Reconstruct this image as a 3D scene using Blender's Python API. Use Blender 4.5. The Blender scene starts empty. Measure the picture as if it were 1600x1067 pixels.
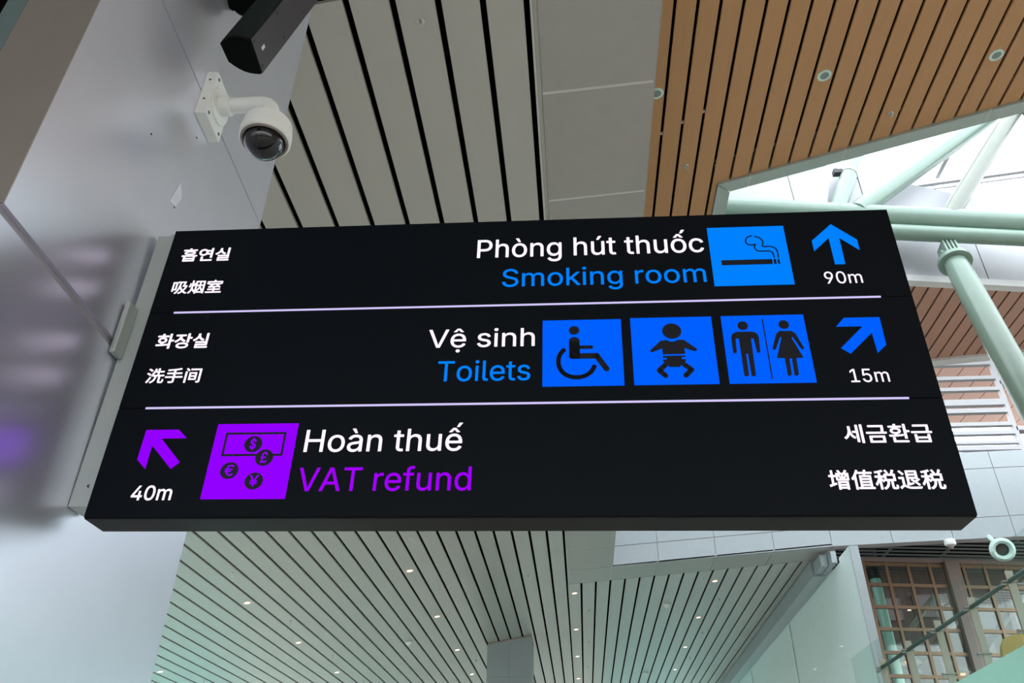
import bpy, bmesh, math, random
from mathutils import Vector, Matrix
from mathutils.geometry import tessellate_polygon
random.seed(7)
SC = bpy.context.scene
COL = SC.collection

# ------------------------------------------------------------------ camera, world, light, exposure
# metres; origin at the photographer's eye, X along the sign, Y away, Z up (floor at -1.6)
cam_d = bpy.data.cameras.new('camera')
cam = bpy.data.objects.new('camera', cam_d); COL.objects.link(cam)
R = [[0.99692638556778, 0.07737891113620143, 0.012259113758255034],
     [-0.03182198338111384, 0.5429344803116041, -0.839171920086975],
     [-0.0715901049898246, 0.8362025198479996, 0.5437280594813932]]
r, d, f = Vector(R[0]), Vector(R[1]), Vector(R[2])
M = Matrix.Identity(4)
for i in range(3):
    M[i][0] = r[i]; M[i][1] = -d[i]; M[i][2] = -f[i]
cam.matrix_world = M
cam_d.sensor_fit = 'HORIZONTAL'; cam_d.sensor_width = 36.0
cam_d.lens = 1260.98 / 1600 * 36.0
cam_d.clip_end = 400; cam_d.clip_start = 0.05
SC.camera = cam

SC.view_settings.view_transform = 'Standard'
SC.view_settings.look = 'None'
SC.view_settings.exposure = 0.0
SC.view_settings.gamma = 1.0
SC.view_settings.use_curve_mapping = False

w = bpy.data.worlds.new('sky'); SC.world = w; w.use_nodes = True
nt = w.node_tree; nt.nodes.clear()
out = nt.nodes.new('ShaderNodeOutputWorld'); bg = nt.nodes.new('ShaderNodeBackground')
tc = nt.nodes.new('ShaderNodeTexCoord'); sep = nt.nodes.new('ShaderNodeSeparateXYZ')
ramp = nt.nodes.new('ShaderNodeValToRGB'); mr = nt.nodes.new('ShaderNodeMapRange')
nt.links.new(tc.outputs['Generated'], sep.inputs[0]); nt.links.new(sep.outputs[2], mr.inputs[0])
mr.inputs[1].default_value = -0.2; mr.inputs[2].default_value = 1.0
nt.links.new(mr.outputs[0], ramp.inputs[0])
e = ramp.color_ramp.elements          # bright overcast sky, duller ground below the horizon
e[0].position = 0.10; e[0].color = (0.33, 0.32, 0.30, 1)
e[1].position = 0.20; e[1].color = (0.90, 0.95, 1.0, 1)
nt.links.new(ramp.outputs[0], bg.inputs[0]); bg.inputs[1].default_value = 5.2
nt.links.new(bg.outputs[0], out.inputs[0])

# ------------------------------------------------------------------ materials
MATS = {}
def mat(name, col, rough=0.5, metal=0.0, spec=0.5, emit=None, estr=0.0, noise=None, grain=None, coat=0.0):
    m = bpy.data.materials.new(name); m.use_nodes = True
    n = m.node_tree; b = n.nodes['Principled BSDF']
    b.inputs['Base Color'].default_value = (*col, 1)
    b.inputs['Roughness'].default_value = rough
    b.inputs['Metallic'].default_value = metal
    b.inputs['Specular IOR Level'].default_value = spec
    if coat: b.inputs['Coat Weight'].default_value = coat
    if emit:
        b.inputs['Emission Color'].default_value = (*emit, 1)
        b.inputs['Emission Strength'].default_value = estr
    tcn = n.nodes.new('ShaderNodeTexCoord'); mp = n.nodes.new('ShaderNodeMapping')
    nz = n.nodes.new('ShaderNodeTexNoise'); mx = n.nodes.new('ShaderNodeMix'); mx.data_type = 'RGBA'
    n.links.new(tcn.outputs['Object'], mp.inputs[0]); n.links.new(mp.outputs[0], nz.inputs[0])
    if grain:
        mp.inputs['Scale'].default_value = grain[0]; amt = grain[1]; nz.inputs['Detail'].default_value = 4
    else:
        s, amt = noise or (1.5, 0.05)
        mp.inputs['Scale'].default_value = (s, s, s)
    mx.inputs[6].default_value = (*[c * (1 - amt) for c in col], 1)
    mx.inputs[7].default_value = (*[min(1, c * (1 + amt)) for c in col], 1)
    n.links.new(nz.outputs[0], mx.inputs[0]); n.links.new(mx.outputs[2], b.inputs['Base Color'])
    MATS[name] = m; return m

def emission(name, col, s=1.0):
    m = bpy.data.materials.new(name); m.use_nodes = True
    n = m.node_tree; n.nodes.clear()
    o = n.nodes.new('ShaderNodeOutputMaterial'); b = n.nodes.new('ShaderNodeEmission')
    b.inputs[0].default_value = (*col, 1); b.inputs[1].default_value = s
    n.links.new(b.outputs[0], o.inputs[0]); MATS[name] = m; return m

def glass(name, tint, gloss=0.06, rough=0.05):
    m = bpy.data.materials.new(name); m.use_nodes = True
    n = m.node_tree; n.nodes.clear()
    o = n.nodes.new('ShaderNodeOutputMaterial'); t = n.nodes.new('ShaderNodeBsdfTransparent')
    g = n.nodes.new('ShaderNodeBsdfGlossy'); mx = n.nodes.new('ShaderNodeMixShader')
    t.inputs[0].default_value = (*tint, 1); g.inputs['Roughness'].default_value = rough
    mx.inputs[0].default_value = gloss
    n.links.new(t.outputs[0], mx.inputs[1]); n.links.new(g.outputs[0], mx.inputs[2])
    n.links.new(mx.outputs[0], o.inputs[0]); MATS[name] = m; return m

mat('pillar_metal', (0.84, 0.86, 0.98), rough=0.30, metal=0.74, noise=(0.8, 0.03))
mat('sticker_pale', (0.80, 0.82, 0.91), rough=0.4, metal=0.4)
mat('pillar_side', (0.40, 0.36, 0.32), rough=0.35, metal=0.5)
mat('chamfer_lit_teal', (0.16, 0.22, 0.22), rough=0.4)  # teal daylight falling on the chamfer is put into its colour
mat('joint_grey', (0.42, 0.41, 0.43), rough=0.5)
mat('joint_mid', (0.30, 0.33, 0.33), rough=0.5)
mat('joint_dark', (0.10, 0.10, 0.11), rough=0.6)
mat('slat_grey', (0.49, 0.475, 0.45), rough=0.40, metal=0.2, grain=((1.5, 0.2, 1), 0.05))
mat('panel_grey', (0.40, 0.385, 0.37), rough=0.45, metal=0.1)
mat('joint_light', (0.62, 0.63, 0.61), rough=0.5)
mat('plenum', (0.006, 0.007, 0.006), rough=0.9, spec=0.0)
mat('plenum_steel', (0.010, 0.010, 0.009), rough=0.7, spec=0.05)
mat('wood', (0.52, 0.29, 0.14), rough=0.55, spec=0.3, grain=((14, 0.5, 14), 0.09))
mat('wood_offset', (0.45, 0.245, 0.175), rough=0.5, grain=((14, 0.5, 14), 0.08))  # same slats as wood, base reddened to offset the green light there
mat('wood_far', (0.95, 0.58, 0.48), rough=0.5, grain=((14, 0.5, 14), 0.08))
mat('trim_green', (0.42, 0.50, 0.48), rough=0.4, metal=0.2)
mat('trim_grey', (0.66, 0.66, 0.67), rough=0.45)
mat('white_panel', (0.50, 0.50, 0.55), rough=0.4)
mat('well_panel', (0.40, 0.41, 0.41), rough=0.4)
mat('fascia_panel', (0.34, 0.39, 0.41), rough=0.35, metal=0.1)
mat('aqua_wall', (0.82, 0.98, 0.97), rough=0.22, metal=0.0, coat=0.6)
mat('green_pipe', (0.22, 0.315, 0.265), rough=0.25)
mat('pale_pipe', (0.20, 0.215, 0.19), rough=0.3)
mat('mint_column', (0.50, 0.95, 0.78), rough=0.3)
mat('slab_teal', (0.52, 0.95, 0.82), rough=0.2)
mat('bronze', (0.26, 0.17, 0.10), rough=0.4, metal=0.3)
mat('bronze_dark', (0.10, 0.065, 0.045), rough=0.5)
mat('post_taupe', (0.24, 0.19, 0.165), rough=0.5)
mat('louvre_dark', (0.16, 0.20, 0.20), rough=0.5, metal=0.3)
mat('louvre_white', (0.45, 0.46, 0.47), rough=0.5)
mat('black_gloss', (0.004, 0.006, 0.009), rough=0.45, spec=0.06)
mat('black_case', (0.006, 0.0055, 0.006), rough=0.5, spec=0.15)
mat('icon_black', (0.006, 0.008, 0.014), rough=0.5, spec=0.2)
mat('speaker_black', (0.005, 0.006, 0.006), rough=0.8, spec=0.05)
mat('speaker_grille', (0.012, 0.020, 0.018), rough=0.55, spec=0.12, grain=((1, 1, 90), 0.6))
mat('speaker_face', (0.055, 0.055, 0.065), rough=0.35, metal=0.3)
mat('cam_white', (0.84, 0.87, 0.84), rough=0.4)
mat('cam_rim', (0.30, 0.27, 0.25), rough=0.5)
mat('dome_black', (0.006, 0.007, 0.010), rough=0.04, spec=0.6)
mat('channel_grey', (0.46, 0.51, 0.50), rough=0.4, metal=0.3)
mat('screw_dark', (0.04, 0.04, 0.04), rough=0.5)
mat('lamp_ring', (0.60, 0.80, 0.74), rough=0.4)
mat('lamp_ring_glow', (0.70, 0.55, 0.48), rough=0.4, emit=(1.0, 0.42, 0.25), estr=0.35)  # warm halo of the lens put into the ring as its own glow
mat('lamp_inner', (0.22, 0.28, 0.27), rough=0.4)
mat('chrome', (0.55, 0.55, 0.52), rough=0.2, metal=0.9)
mat('floor_stone', (0.66, 0.61, 0.54), rough=0.35, noise=(0.6, 0.06))
mat('fin_taupe', (0.48, 0.43, 0.36), rough=0.4)
mat('rail_dark', (0.07, 0.10, 0.095), rough=0.3, metal=0.4)
mat('steel', (0.42, 0.44, 0.42), rough=0.3, metal=0.7)
mat('lounge_wall', (0.13, 0.09, 0.075), rough=0.6, noise=(1.0, 0.3))
mat('lounge_light_panel', (0.30, 0.27, 0.28), rough=0.6)
mat('lounge_dark', (0.03, 0.045, 0.045), rough=0.6)
mat('chair_yellow', (0.42, 0.30, 0.08), rough=0.6)
mat('paint_white', (0.75, 0.76, 0.80), rough=0.5)
emission('lit_white', (1.0, 0.86, 1.0), 1.25)
emission('lit_line', (0.68, 0.60, 0.98), 1.0)
emission('lit_blue', (0.0, 0.115, 1.0), 1.0)
emission('lit_blue_light', (0.0, 0.22, 1.0), 1.0)
emission('lit_purple', (0.29, 0.0, 1.0), 1.0)
emission('lit_purple_text', (0.36, 0.0, 1.0), 1.0)
emission('lamp_warm', (1.0, 0.80, 0.62), 6.0)
emission('pendant_glow', (1.0, 0.50, 0.22), 2.2)
glass('sky_glass', (0.97, 0.99, 0.98), 0.03)
glass('green_glass', (0.64, 0.93, 0.93), 0.05)
glass('clear_glass', (0.93, 0.93, 0.91), 0.05)
glass('balustrade_glass', (0.90, 0.96, 0.94), 0.05)
glass('window_glass', (0.80, 0.84, 0.83), 0.06)

# ------------------------------------------------------------------ helpers
def mk(name, verts, faces, m, parent=None, smooth=False):
    me = bpy.data.meshes.new(name); me.from_pydata([tuple(v) for v in verts], [], faces)
    me.materials.append(MATS[m]); me.validate(); me.update()
    bm = bmesh.new(); bm.from_mesh(me); bmesh.ops.recalc_face_normals(bm, faces=bm.faces); bm.to_mesh(me); bm.free()
    if smooth:
        for p in me.polygons: p.use_smooth = True
    o = bpy.data.objects.new(name, me); COL.objects.link(o)
    if parent is not None: o.parent = parent
    return o

BF = [(0, 3, 2, 1), (4, 5, 6, 7), (0, 1, 5, 4), (1, 2, 6, 5), (2, 3, 7, 6), (3, 0, 4, 7)]
def box_vf(x0, x1, y0, y1, z0, z1):
    return [(x0, y0, z0), (x1, y0, z0), (x1, y1, z0), (x0, y1, z0), (x0, y0, z1), (x1, y0, z1), (x1, y1, z1), (x0, y1, z1)]
def box(name, x0, x1, y0, y1, z0, z1, m, parent=None, bev=0.0):
    o = mk(name, box_vf(x0, x1, y0, y1, z0, z1), BF, m, parent)
    if bev: bevel(o, bev)
    return o
def bevel(o, wd, seg=2):
    bm = bmesh.new(); bm.from_mesh(o.data)
    bmesh.ops.bevel(bm, geom=bm.edges[:], offset=wd, segments=seg, affect='EDGES', profile=0.5)
    bm.to_mesh(o.data); bm.free()
def prism(name, base, vec, m, parent=None, smooth=False):
    """base: 3D polygon, extruded by vec"""
    n = len(base); vec = Vector(vec)
    v = [Vector(p) for p in base] + [Vector(p) + vec for p in base]
    tri = [tuple(t) for t in tessellate_polygon([[Vector(p) for p in base]])]
    f = tri + [tuple(i + n for i in reversed(t)) for t in tri]
    f += [(i, (i + 1) % n, (i + 1) % n + n, i + n) for i in range(n)]
    return mk(name, v, f, m, parent, smooth)
class MB:
    """collects shapes for ONE mesh"""
    def __init__(s): s.v = []; s.f = []
    def add(s, v, f):
        k = len(s.v); s.v += [tuple(p) for p in v]; s.f += [tuple(i + k for i in q) for q in f]; return s
    def box(s, *a): return s.add(box_vf(*a), BF)
    def beam(s, p, q, wd, h, up=(0, 0, 1)):
        p, q = Vector(p), Vector(q); a = (q - p).normalized(); b = a.cross(Vector(up)).normalized(); c = b.cross(a)
        vs = []
        for e_ in (p, q):
            for (i, j) in ((-1, -1), (1, -1), (1, 1), (-1, 1)): vs.append(e_ + b * wd / 2 * i + c * h / 2 * j)
        return s.add(vs, BF)
    def tube(s, pts, rad, n=16, cap=True):
        pts = [Vector(p) for p in pts]; rs = rad if isinstance(rad, (list, tuple)) else [rad] * len(pts)
        k = len(s.v); prev = None
        for i, p in enumerate(pts):
            a = (pts[min(i + 1, len(pts) - 1)] - pts[max(i - 1, 0)]).normalized()
            if prev is None:
                u = a.orthogonal().normalized()
            else:
                u = (prev - a * prev.dot(a)).normalized()
            prev = u; v_ = a.cross(u)
            for j in range(n):
                t = 2 * math.pi * j / n
                s.v.append(tuple(p + (u * math.cos(t) + v_ * math.sin(t)) * rs[i]))
        for i in range(len(pts) - 1):
            for j in range(n):
                a0 = k + i * n + j; a1 = k + i * n + (j + 1) % n
                s.f.append((a0, a1, a1 + n, a0 + n))
        if cap:
            s.f.append(tuple(k + j for j in range(n))); s.f.append(tuple(k + (len(pts) - 1) * n + j for j in reversed(range(n))))
        return s
    def lathe(s, prof, c, axis=(0, 0, 1), n=32):
        """prof: list of (radius, height) about axis through c"""
        c = Vector(c); a = Vector(axis).normalized(); u = a.orthogonal().normalized(); v_ = a.cross(u); k = len(s.v)
        for (rr, h) in prof:
            for j in range(n):
                t = 2 * math.pi * j / n; s.v.append(tuple(c + a * h + (u * math.cos(t) + v_ * math.sin(t)) * max(rr, 1e-5)))
        for i in range(len(prof) - 1):
            for j in range(n):
                a0 = k + i * n + j; a1 = k + i * n + (j + 1) % n
                s.f.append((a0, a1, a1 + n, a0 + n))
        return s
    def build(s, name, m, parent=None, smooth=False):
        return mk(name, s.v, s.f, m, parent, smooth)
def smooth_by_angle(o, ang=0.6):
    for p in o.data.polygons: p.use_smooth = True
    o.data.set_sharp_from_angle(angle=ang)
    return o
def struct(o): o['kind'] = 'structure'; return o
def empty(name, loc=(0, 0, 0), rot=None):
    o = bpy.data.objects.new(name, None); COL.objects.link(o)
    o.empty_display_size = 0.2
    if rot is None: o.location = loc
    else: o.matrix_world = Matrix.Translation(loc) @ rot.to_4x4()
    return o
def thing(name, label, cat, loc=(0, 0, 0), group=None, rot=None):
    o = empty(name, loc, rot); tag(o, label, cat, group); return o
def tag(o, label, cat, group=None):
    o['label'] = label; o['category'] = cat
    if group: o['group'] = group
    return o
def struct_empty(name): return struct(empty(name))

# ------------------------------------------------------------------ ceilings
HG = 5.8                       # grey ceiling height over the eye
def zl(x): return HG + 0.184 * x       # left wing falls to the left
def zr(x): return HG + 0.087 * x       # right wing rises to the right
YF = 18.81                     # far fascia
YS = 19.9                      # slats start again past the transverse border
YEND = 48.0

ceil = struct_empty('ceiling')
def slab4(name, quad, zf, t, m, parent):
    """quad: 4 plan points; underside follows zf(x); thickness t upward"""
    v = [(x, y, zf(x)) for x, y in quad] + [(x, y, zf(x) + t) for x, y in quad]
    return mk(name, v, BF, m, parent)
PL = 0.3416; GL = 0.052
def gl(i): return -0.2575 + PL * i
for i in range(0, -37, -1):
    x1 = gl(i) - GL / 2; x0 = gl(i - 1) + GL / 2
    y0 = -9.0
    if x0 < -1.84: y0 = 3.62
    if x0 < -4.2: y0 = 7.0
    if x0 < -1.84 < x1:      # the slat that meets the pillar's edge: trimmed round it
        slab4('ceiling_slat', [(x0, 3.62), (x1, 3.62), (x1, YEND), (x0, YEND)], zl, 0.035, 'slat_grey', ceil)
        continue
    slab4('ceiling_slat', [(x0, y0), (x1, y0), (x1, YEND), (x0, YEND)], zl, 0.035, 'slat_grey', ceil)
PR_ = 0.3579
def gr(i): return -0.267 + PR_ * i
for i in range(1, 18):
    x0 = gr(i - 1) + GL / 2; x1 = min(gr(i) - GL / 2, 5.64)
    if x1 - x0 < 0.05: continue
    slab4('ceiling_slat', [(x0, YS), (x1, YS), (x1, YEND), (x0, YEND)], zr, 0.035, 'slat_grey', ceil)
# edge profile next to the last gap of the left wing
slab4('edge_profile', [(-0.235, -9), (-0.215, -9), (-0.215, YS), (-0.235, YS)], zr, 0.06, 'joint_light', ceil)
slab4('edge_profile', [(-0.213, -9), (-0.178, -9), (-0.178, YS), (-0.213, YS)], lambda x: zr(x) + 0.012, 0.05, 'slat_grey', ceil)
# plain border panels along the atrium edge
yj = [4.855 + 1.395 * k for k in range(-10, 11)]
yj = [y for y in yj if y > -9.2]
for a, b in zip(yj[:-1], yj[1:]):
    slab4('border_panel', [(-0.172, a + 0.017), (0.822, a + 0.017), (0.822, b - 0.017), (-0.172, b - 0.017)], zr, 0.03, 'panel_grey', ceil)
slab4('border_backing', [(-0.175, -9), (0.815, -9), (0.815, YS), (-0.175, YS)], lambda x: zr(x) + 0.004, 0.03, 'joint_light', ceil)
# transverse border panels in front of the far slats
xj = [-0.172, 0.81, 1.87, 3.22, 4.57, 5.92, 6.0]
for a, b in zip(xj[:-2], xj[1:-1]):
    slab4('border_panel', [(a + 0.01, YF - 0.0), (b - 0.01, YF - 0.0), (b - 0.01, YS - 0.02), (a + 0.01, YS - 0.02)], zr, 0.03, 'panel_grey', ceil)
slab4('border_backing', [(-0.17, YF + .01), (6.1, YF + .01), (6.1, YS - .03), (-0.17, YS - .03)], lambda x: zr(x) + 0.012, 0.03, 'joint_light', ceil)
# dark void above the slats with its bearers
for k, (x0, x1, y0, y1, zf) in enumerate([(-13.2, -0.2, -9.5, YEND + .2, zl), (-0.2, 0.86, -9.5, YEND + .2, zr), (0.8, 6.2, YF + 0.35, YEND + .2, zr)]):
    slab4('ceiling_void_deck', [(x0, y0), (x1, y0), (x1, y1), (x0, y1)], lambda x, q=zf: q(x) + 0.45, 0.02, 'plenum', ceil)
for k in range(12):
    y = 1.4 + 2.9 * k
    mk('carrier_rail', [(-12.8, y, zl(-12.8) + .09), (-0.3, y, zl(-.3) + .09), (-0.3, y + .05, zl(-.3) + .09), (-12.8, y + .05, zl(-12.8) + .09),
        (-12.8, y, zl(-12.8) + .13), (-0.3, y, zl(-.3) + .13), (-0.3, y + .05, zl(-.3) + .13), (-12.8, y + .05, zl(-12.8) + .13)], BF, 'plenum_steel', ceil)
mb = MB()
for k in range(16):           # hanger clutter faintly seen in the gaps
    x = random.uniform(-4.0, -0.4); y = random.uniform(3.0, 9.0)
    mb.box(x, x + random.uniform(.25, .7), y, y + random.uniform(.3, 1.0), zl(x) + .2, zl(x) + .28)
o = mb.build('duct_block', 'plenum_steel', ceil); o['kind'] = 'stuff'

# wood ceiling, higher than the border, with the triangular roof light cut in it
H2 = 6.1
def zw(x): return H2 + 0.0816 * x
def near_edge(x): return 6.561 - (x - 1.65) * 0.2507
def far_edge(x): return 8.727 + (x - 4.378) * 0.2512
wood = struct_empty('ceiling')
PWD = 0.1989; GW = 0.030
def cut_slat(x0, x1, ya, yb, m='wood'):
    """ya,yb functions of x for both ends"""
    slab4('wood_slat', [(x0, ya(x0)), (x1, ya(x1)), (x1, yb(x1)), (x0, yb(x0))], zw, 0.03, m, wood)
WFAR = 10.95
for i in range(0, 78):
    x0 = 0.986 + PWD * (i - 1) + GW / 2; x1 = 0.986 + PWD * i - GW / 2
    if x1 <= 1.66:
        cut_slat(x0, x1, lambda x: -9.0, lambda x: WFAR)
    else:
        if x0 < 1.65:
            cut_slat(x0, 1.65, lambda x: -9.0, lambda x: WFAR); x0 = 1.65
        cut_slat(x0, x1, lambda x: -9.0, near_edge)
        if far_edge(x0) < WFAR - .2:
            cut_slat(x0, x1, lambda x: far_edge(x) + 0.13, lambda x: WFAR, 'wood_offset')
for q in ([(0.75, -9.2), (1.66, -9.2), (1.66, WFAR + .1), (0.75, WFAR + .1)],
          [(1.66, -9.2), (16.5, -9.2), (16.5, near_edge(16.5) + .02), (1.66, near_edge(1.66) + .02)],
          [(1.66, far_edge(1.66) + .12), (12.5, far_edge(12.5) + .12), (12.5, WFAR + .1), (1.66, WFAR + .1)]):
    slab4('ceiling_void_deck', q, lambda x: zw(x) + 0.30, 0.02, 'plenum', wood)
for k in range(9):
    y = -1.7 + 0.95 * k
    x1 = 9.0 if near_edge(9.0) > y + .1 else 1.6 + max(0.0, (6.561 - y) / 0.2507 - 0.1)
    x1 = min(x1, 9.0) if y < 6.4 else 1.6
    slab4('carrier_rail', [(0.8, y), (x1, y), (x1, y + .03), (0.8, y + .03)], lambda x: zw(x) + .07, 0.03, 'plenum_steel', wood)
for (x, y) in ((0.986, 5.78), (1.185, 5.66), (1.384, 5.55)):
    slab4('splice_clip', [(x - .016, y), (x + .016, y), (x + .016, y + .03), (x - .016, y + .03)], lambda q: zw(q) + .03, 0.02, 'paint_white', wood)

# upstand between the border ceiling and the higher wood
struct(box('trim_1', 0.815, 0.835, -9.2, YF, zr(.82) + .002, zw(.82) + .3, 'panel_grey'))
struct(box('trim_2', 0.80, 0.84, WFAR + .1, YF, zw(.82) - .1, 10.5, 'white_panel'))

# frame round the triangular roof light
fr = struct_empty('trim_3')
def frame_piece(ax, ay, bx, by, cx, cy, dx, dy):
    v = [(ax, ay, zw(ax) - .03), (bx, by, zw(bx) - .03), (cx, cy, zw(cx) - .03), (dx, dy, zw(dx) - .03)]
    v += [(p[0], p[1], p[2] + .32) for p in v]
    return mk('frame_length', v, BF, 'trim_green', fr)
def ofs(x): return near_edge(x) + 0.165
def ne(x): return near_edge(x) + 0.003
cuts = [1.655, 1.99, 2.94, 4.3, 5.7, 7.2, 9.6, 12.5, 16.5]
for a, b in zip(cuts[:-1], cuts[1:]):
    a2 = a + (0.006 if a > 1.7 else 0); b2 = b - 0.006
    ia = a2 if a > 1.7 else 1.80
    frame_piece(a2, ne(a2), b2, ne(b2), b2, ofs(b2), ia, ofs(ia))
    if a > 1.7:
        mk('frame_joint', [(a - .006, ne(a), zw(a) - .028), (a + .006, ne(a), zw(a) - .028), (a + .006, ofs(a), zw(a) - .028), (a - .006, ofs(a), zw(a) - .028),
                           (a - .006, ne(a), zw(a) + .2), (a + .006, ne(a), zw(a) + .2), (a + .006, ofs(a), zw(a) + .2), (a - .006, ofs(a), zw(a) + .2)], BF, 'joint_light', fr)
frame_piece(1.655, ne(1.655) + .012, 1.80, ofs(1.8) + .012, 1.80, far_edge(1.8), 1.655, far_edge(1.655))
# far side of the roof light: light grey trim strip, then panelled upstand
tr4 = struct_empty('trim_4')
def fe(x, o): return far_edge(x) + o
v = [(1.66, fe(1.66, .0), zw(1.66) - .03), (12.5, fe(12.5, .0), zw(12.5) - .03), (12.5, fe(12.5, .12), zw(12.5) - .03), (1.66, fe(1.66, .12), zw(1.66) - .03)]
mk('trim_strip', v + [(a, b, c + .10) for a, b, c in v], BF, 'trim_grey', tr4)

wn = struct_empty('wall_roof_light')
def well_panel(x0, x1, z0a, z0b, z1a, z1b, o_=0.04, m='white_panel', t=0.05):
    v = [(x0, fe(x0, o_), z0a), (x1, fe(x1, o_), z0b), (x1, fe(x1, o_ + t), z0b), (x0, fe(x0, o_ + t), z0a),
         (x0, fe(x0, o_), z1a), (x1, fe(x1, o_), z1b), (x1, fe(x1, o_ + t), z1b), (x0, fe(x0, o_ + t), z1a)]
    return mk('wall_panel', v, BF, m, wn)
xs = [1.66, 2.9, 4.15, 5.62, 7.1, 8.6, 10.0, 11.4, 12.6]
def ztop(x): return 8.36 - 0.11 * (x - 4.14)
for a, b in zip(xs[:-1], xs[1:]):
    well_panel(a + .008, b - .008, zw(a) + .07, zw(b) + .07, 7.35, 7.35)
    well_panel(a + .008, b - .008, 7.365, 7.365, ztop(a), ztop(b))
well_panel(1.66, 12.6, zw(1.66) + .08, zw(12.6) + .08, ztop(1.66) - .01, ztop(12.6) - .01, o_=.07, m='joint_grey')
# other upstands of the roof-light well
struct(box('wall_roof_light_left', 1.60, 1.65, near_edge(1.65), far_edge(1.65) + .1, zw(1.65) + .3, 8.3, 'white_panel'))
v = [(1.65, near_edge(1.65) - .05, zw(1.65) + .3), (16.4, near_edge(16.4) - .05, zw(16.4) + .3), (16.4, near_edge(16.4), zw(16.4) + .3), (1.65, near_edge(1.65), zw(1.65) + .3)]
struct(mk('wall_roof_light_near', v + [(a, b, 7.6) for a, b, c in v], BF, 'white_panel'))
# grey hanging bulkhead seen in the near left corner of the well
bh = struct_empty('wall_bulkhead')
def bp(x, z, dy=0): return (x, 7.95 + 0.22 * (x - 2.1) + dy, z)
for (a, b, c, d_) in (((1.9, 7.30), (2.995, 7.235), (2.975, 8.05), (1.9, 8.1)), ((3.005, 7.235), (3.40, 7.21), (3.62, 8.0), (2.985, 8.05))):
    q = [bp(*a), bp(*b), bp(*c), bp(*d_)]
    prism('wall_panel', q, (0, 0.06, 0), 'well_panel', bh)

# roof glazing over the well with its bars
sk = struct_empty('window_1')
box('pane', 0.2, 16.5, 1.5, 13.0, 10.0, 10.02, 'sky_glass', sk)
for x in (3.9, 6.3, 8.6, 11.0): box('glazing_bar', x - .035, x + .035, 3.0, 13.0, 9.86, 9.995, 'paint_white', sk)
mb = MB(); mb.beam((1.0, 11.3, 9.8), (13.0, 9.55, 9.8), .07, .10); mb.build('glazing_bar', 'paint_white', sk)
mb = MB(); mb.beam((1.0, 11.45, 9.8), (13.0, 9.70, 9.8), .03, .06); mb.build('glazing_bar', 'paint_white', sk)

# steel roof truss
tr = thing('roof_truss', 'pale green tubular steel roof truss and pinned strut, behind the sign at top right', 'truss', (4.2, 8.4, 7.2))
def pt(name, pts, rad, m='green_pipe', n=24):
    mb = MB(); mb.tube([Vector(p) - Vector((4.2, 8.4, 7.2)) for p in pts], rad, n); o = mb.build(name, m, tr); smooth_by_angle(o, .7); return o
pt('chord', [(1.35, 7.95, 7.18), (4.176, 8.36, 7.20), (15.5, 9.92, 7.24)], 0.155)
pt('chord', [(1.35, 7.93, 6.88), (4.3, 8.36, 6.93), (15.5, 9.97, 7.0)], 0.105)
pt('brace', [(3.80, 8.27, 7.22), (3.93, 8.31, 7.36), (6.45, 8.99, 9.62)], 0.135)
pt('brace', [(5.03, 8.44, 7.22), (5.15, 8.47, 7.40), (6.85, 8.89, 9.70)], 0.115, 'pale_pipe')
pt('brace', [(3.53, 8.22, 7.2), (3.60, 8.26, 7.36), (4.63, 8.80, 9.62)], 0.11)
pt('stub', [(6.95, 8.8, 9.2), (6.95, 8.8, 9.95)], 0.10)
mb = MB(); mb.tube([Vector((3.900, 8.417, 8.02)) - Vector((4.2, 8.4, 7.2)), Vector((3.936, 8.436, 8.10)) - Vector((4.2, 8.4, 7.2))], 0.118); mb.build('pipe_clamp', 'steel', tr)
mb = MB(); mb.box(-.50, -.38, -.04, .05, .84, .91); mb.build('clamp_block', 'screw_dark', tr)
# strut down to the right, with clevis plates, pin, collar
S0 = Vector((5.02, 8.36, 6.70)); S1 = Vector((7.65, 12.5, 5.95))
s_top = Vector((5.00, 8.56, 6.72))
def onray(x, y, depth_y):
    q = Vector(R[0]) * ((x - 800) / 1260.98) + Vector(R[1]) * ((y - 533.5) / 1260.98) + Vector(R[2]); return q * (depth_y / q.y)
s_top = Vector((4.90, 8.5, 6.74)); s_bot = Vector((4.276, 5.947, -1.60))
SD = (s_bot - s_top).normalized()
pt('strut', [s_top + SD * .30, s_top + SD * .9, s_top + SD * 3.0, s_bot], [.135, .15, .155, .155])
mb = MB(); mb.tube([s_top + SD * .27 - Vector((4.2, 8.4, 7.2)), s_top + SD * .33 - Vector((4.2, 8.4, 7.2))], .20, 32); smooth_by_angle(mb.build('collar', 'green_pipe', tr), .7)
side = SD.cross(Vector((0, 1, 0))).normalized()
for s_ in (-.075, -.025, .025, .075):
    mb = MB(); c = s_top - Vector((4.2, 8.4, 7.2)) + side * s_
    mb.beam(c - SD * .06, c + SD * .28, .022, .20, up=side.cross(SD)); mb.build('clevis_plate', 'green_pipe', tr)
mb = MB(); c = s_top + SD * .12 - Vector((4.2, 8.4, 7.2)); mb.tube([c - side * .13, c + side * .13], .05); mb.build('pin', 'green_pipe', tr)

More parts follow.
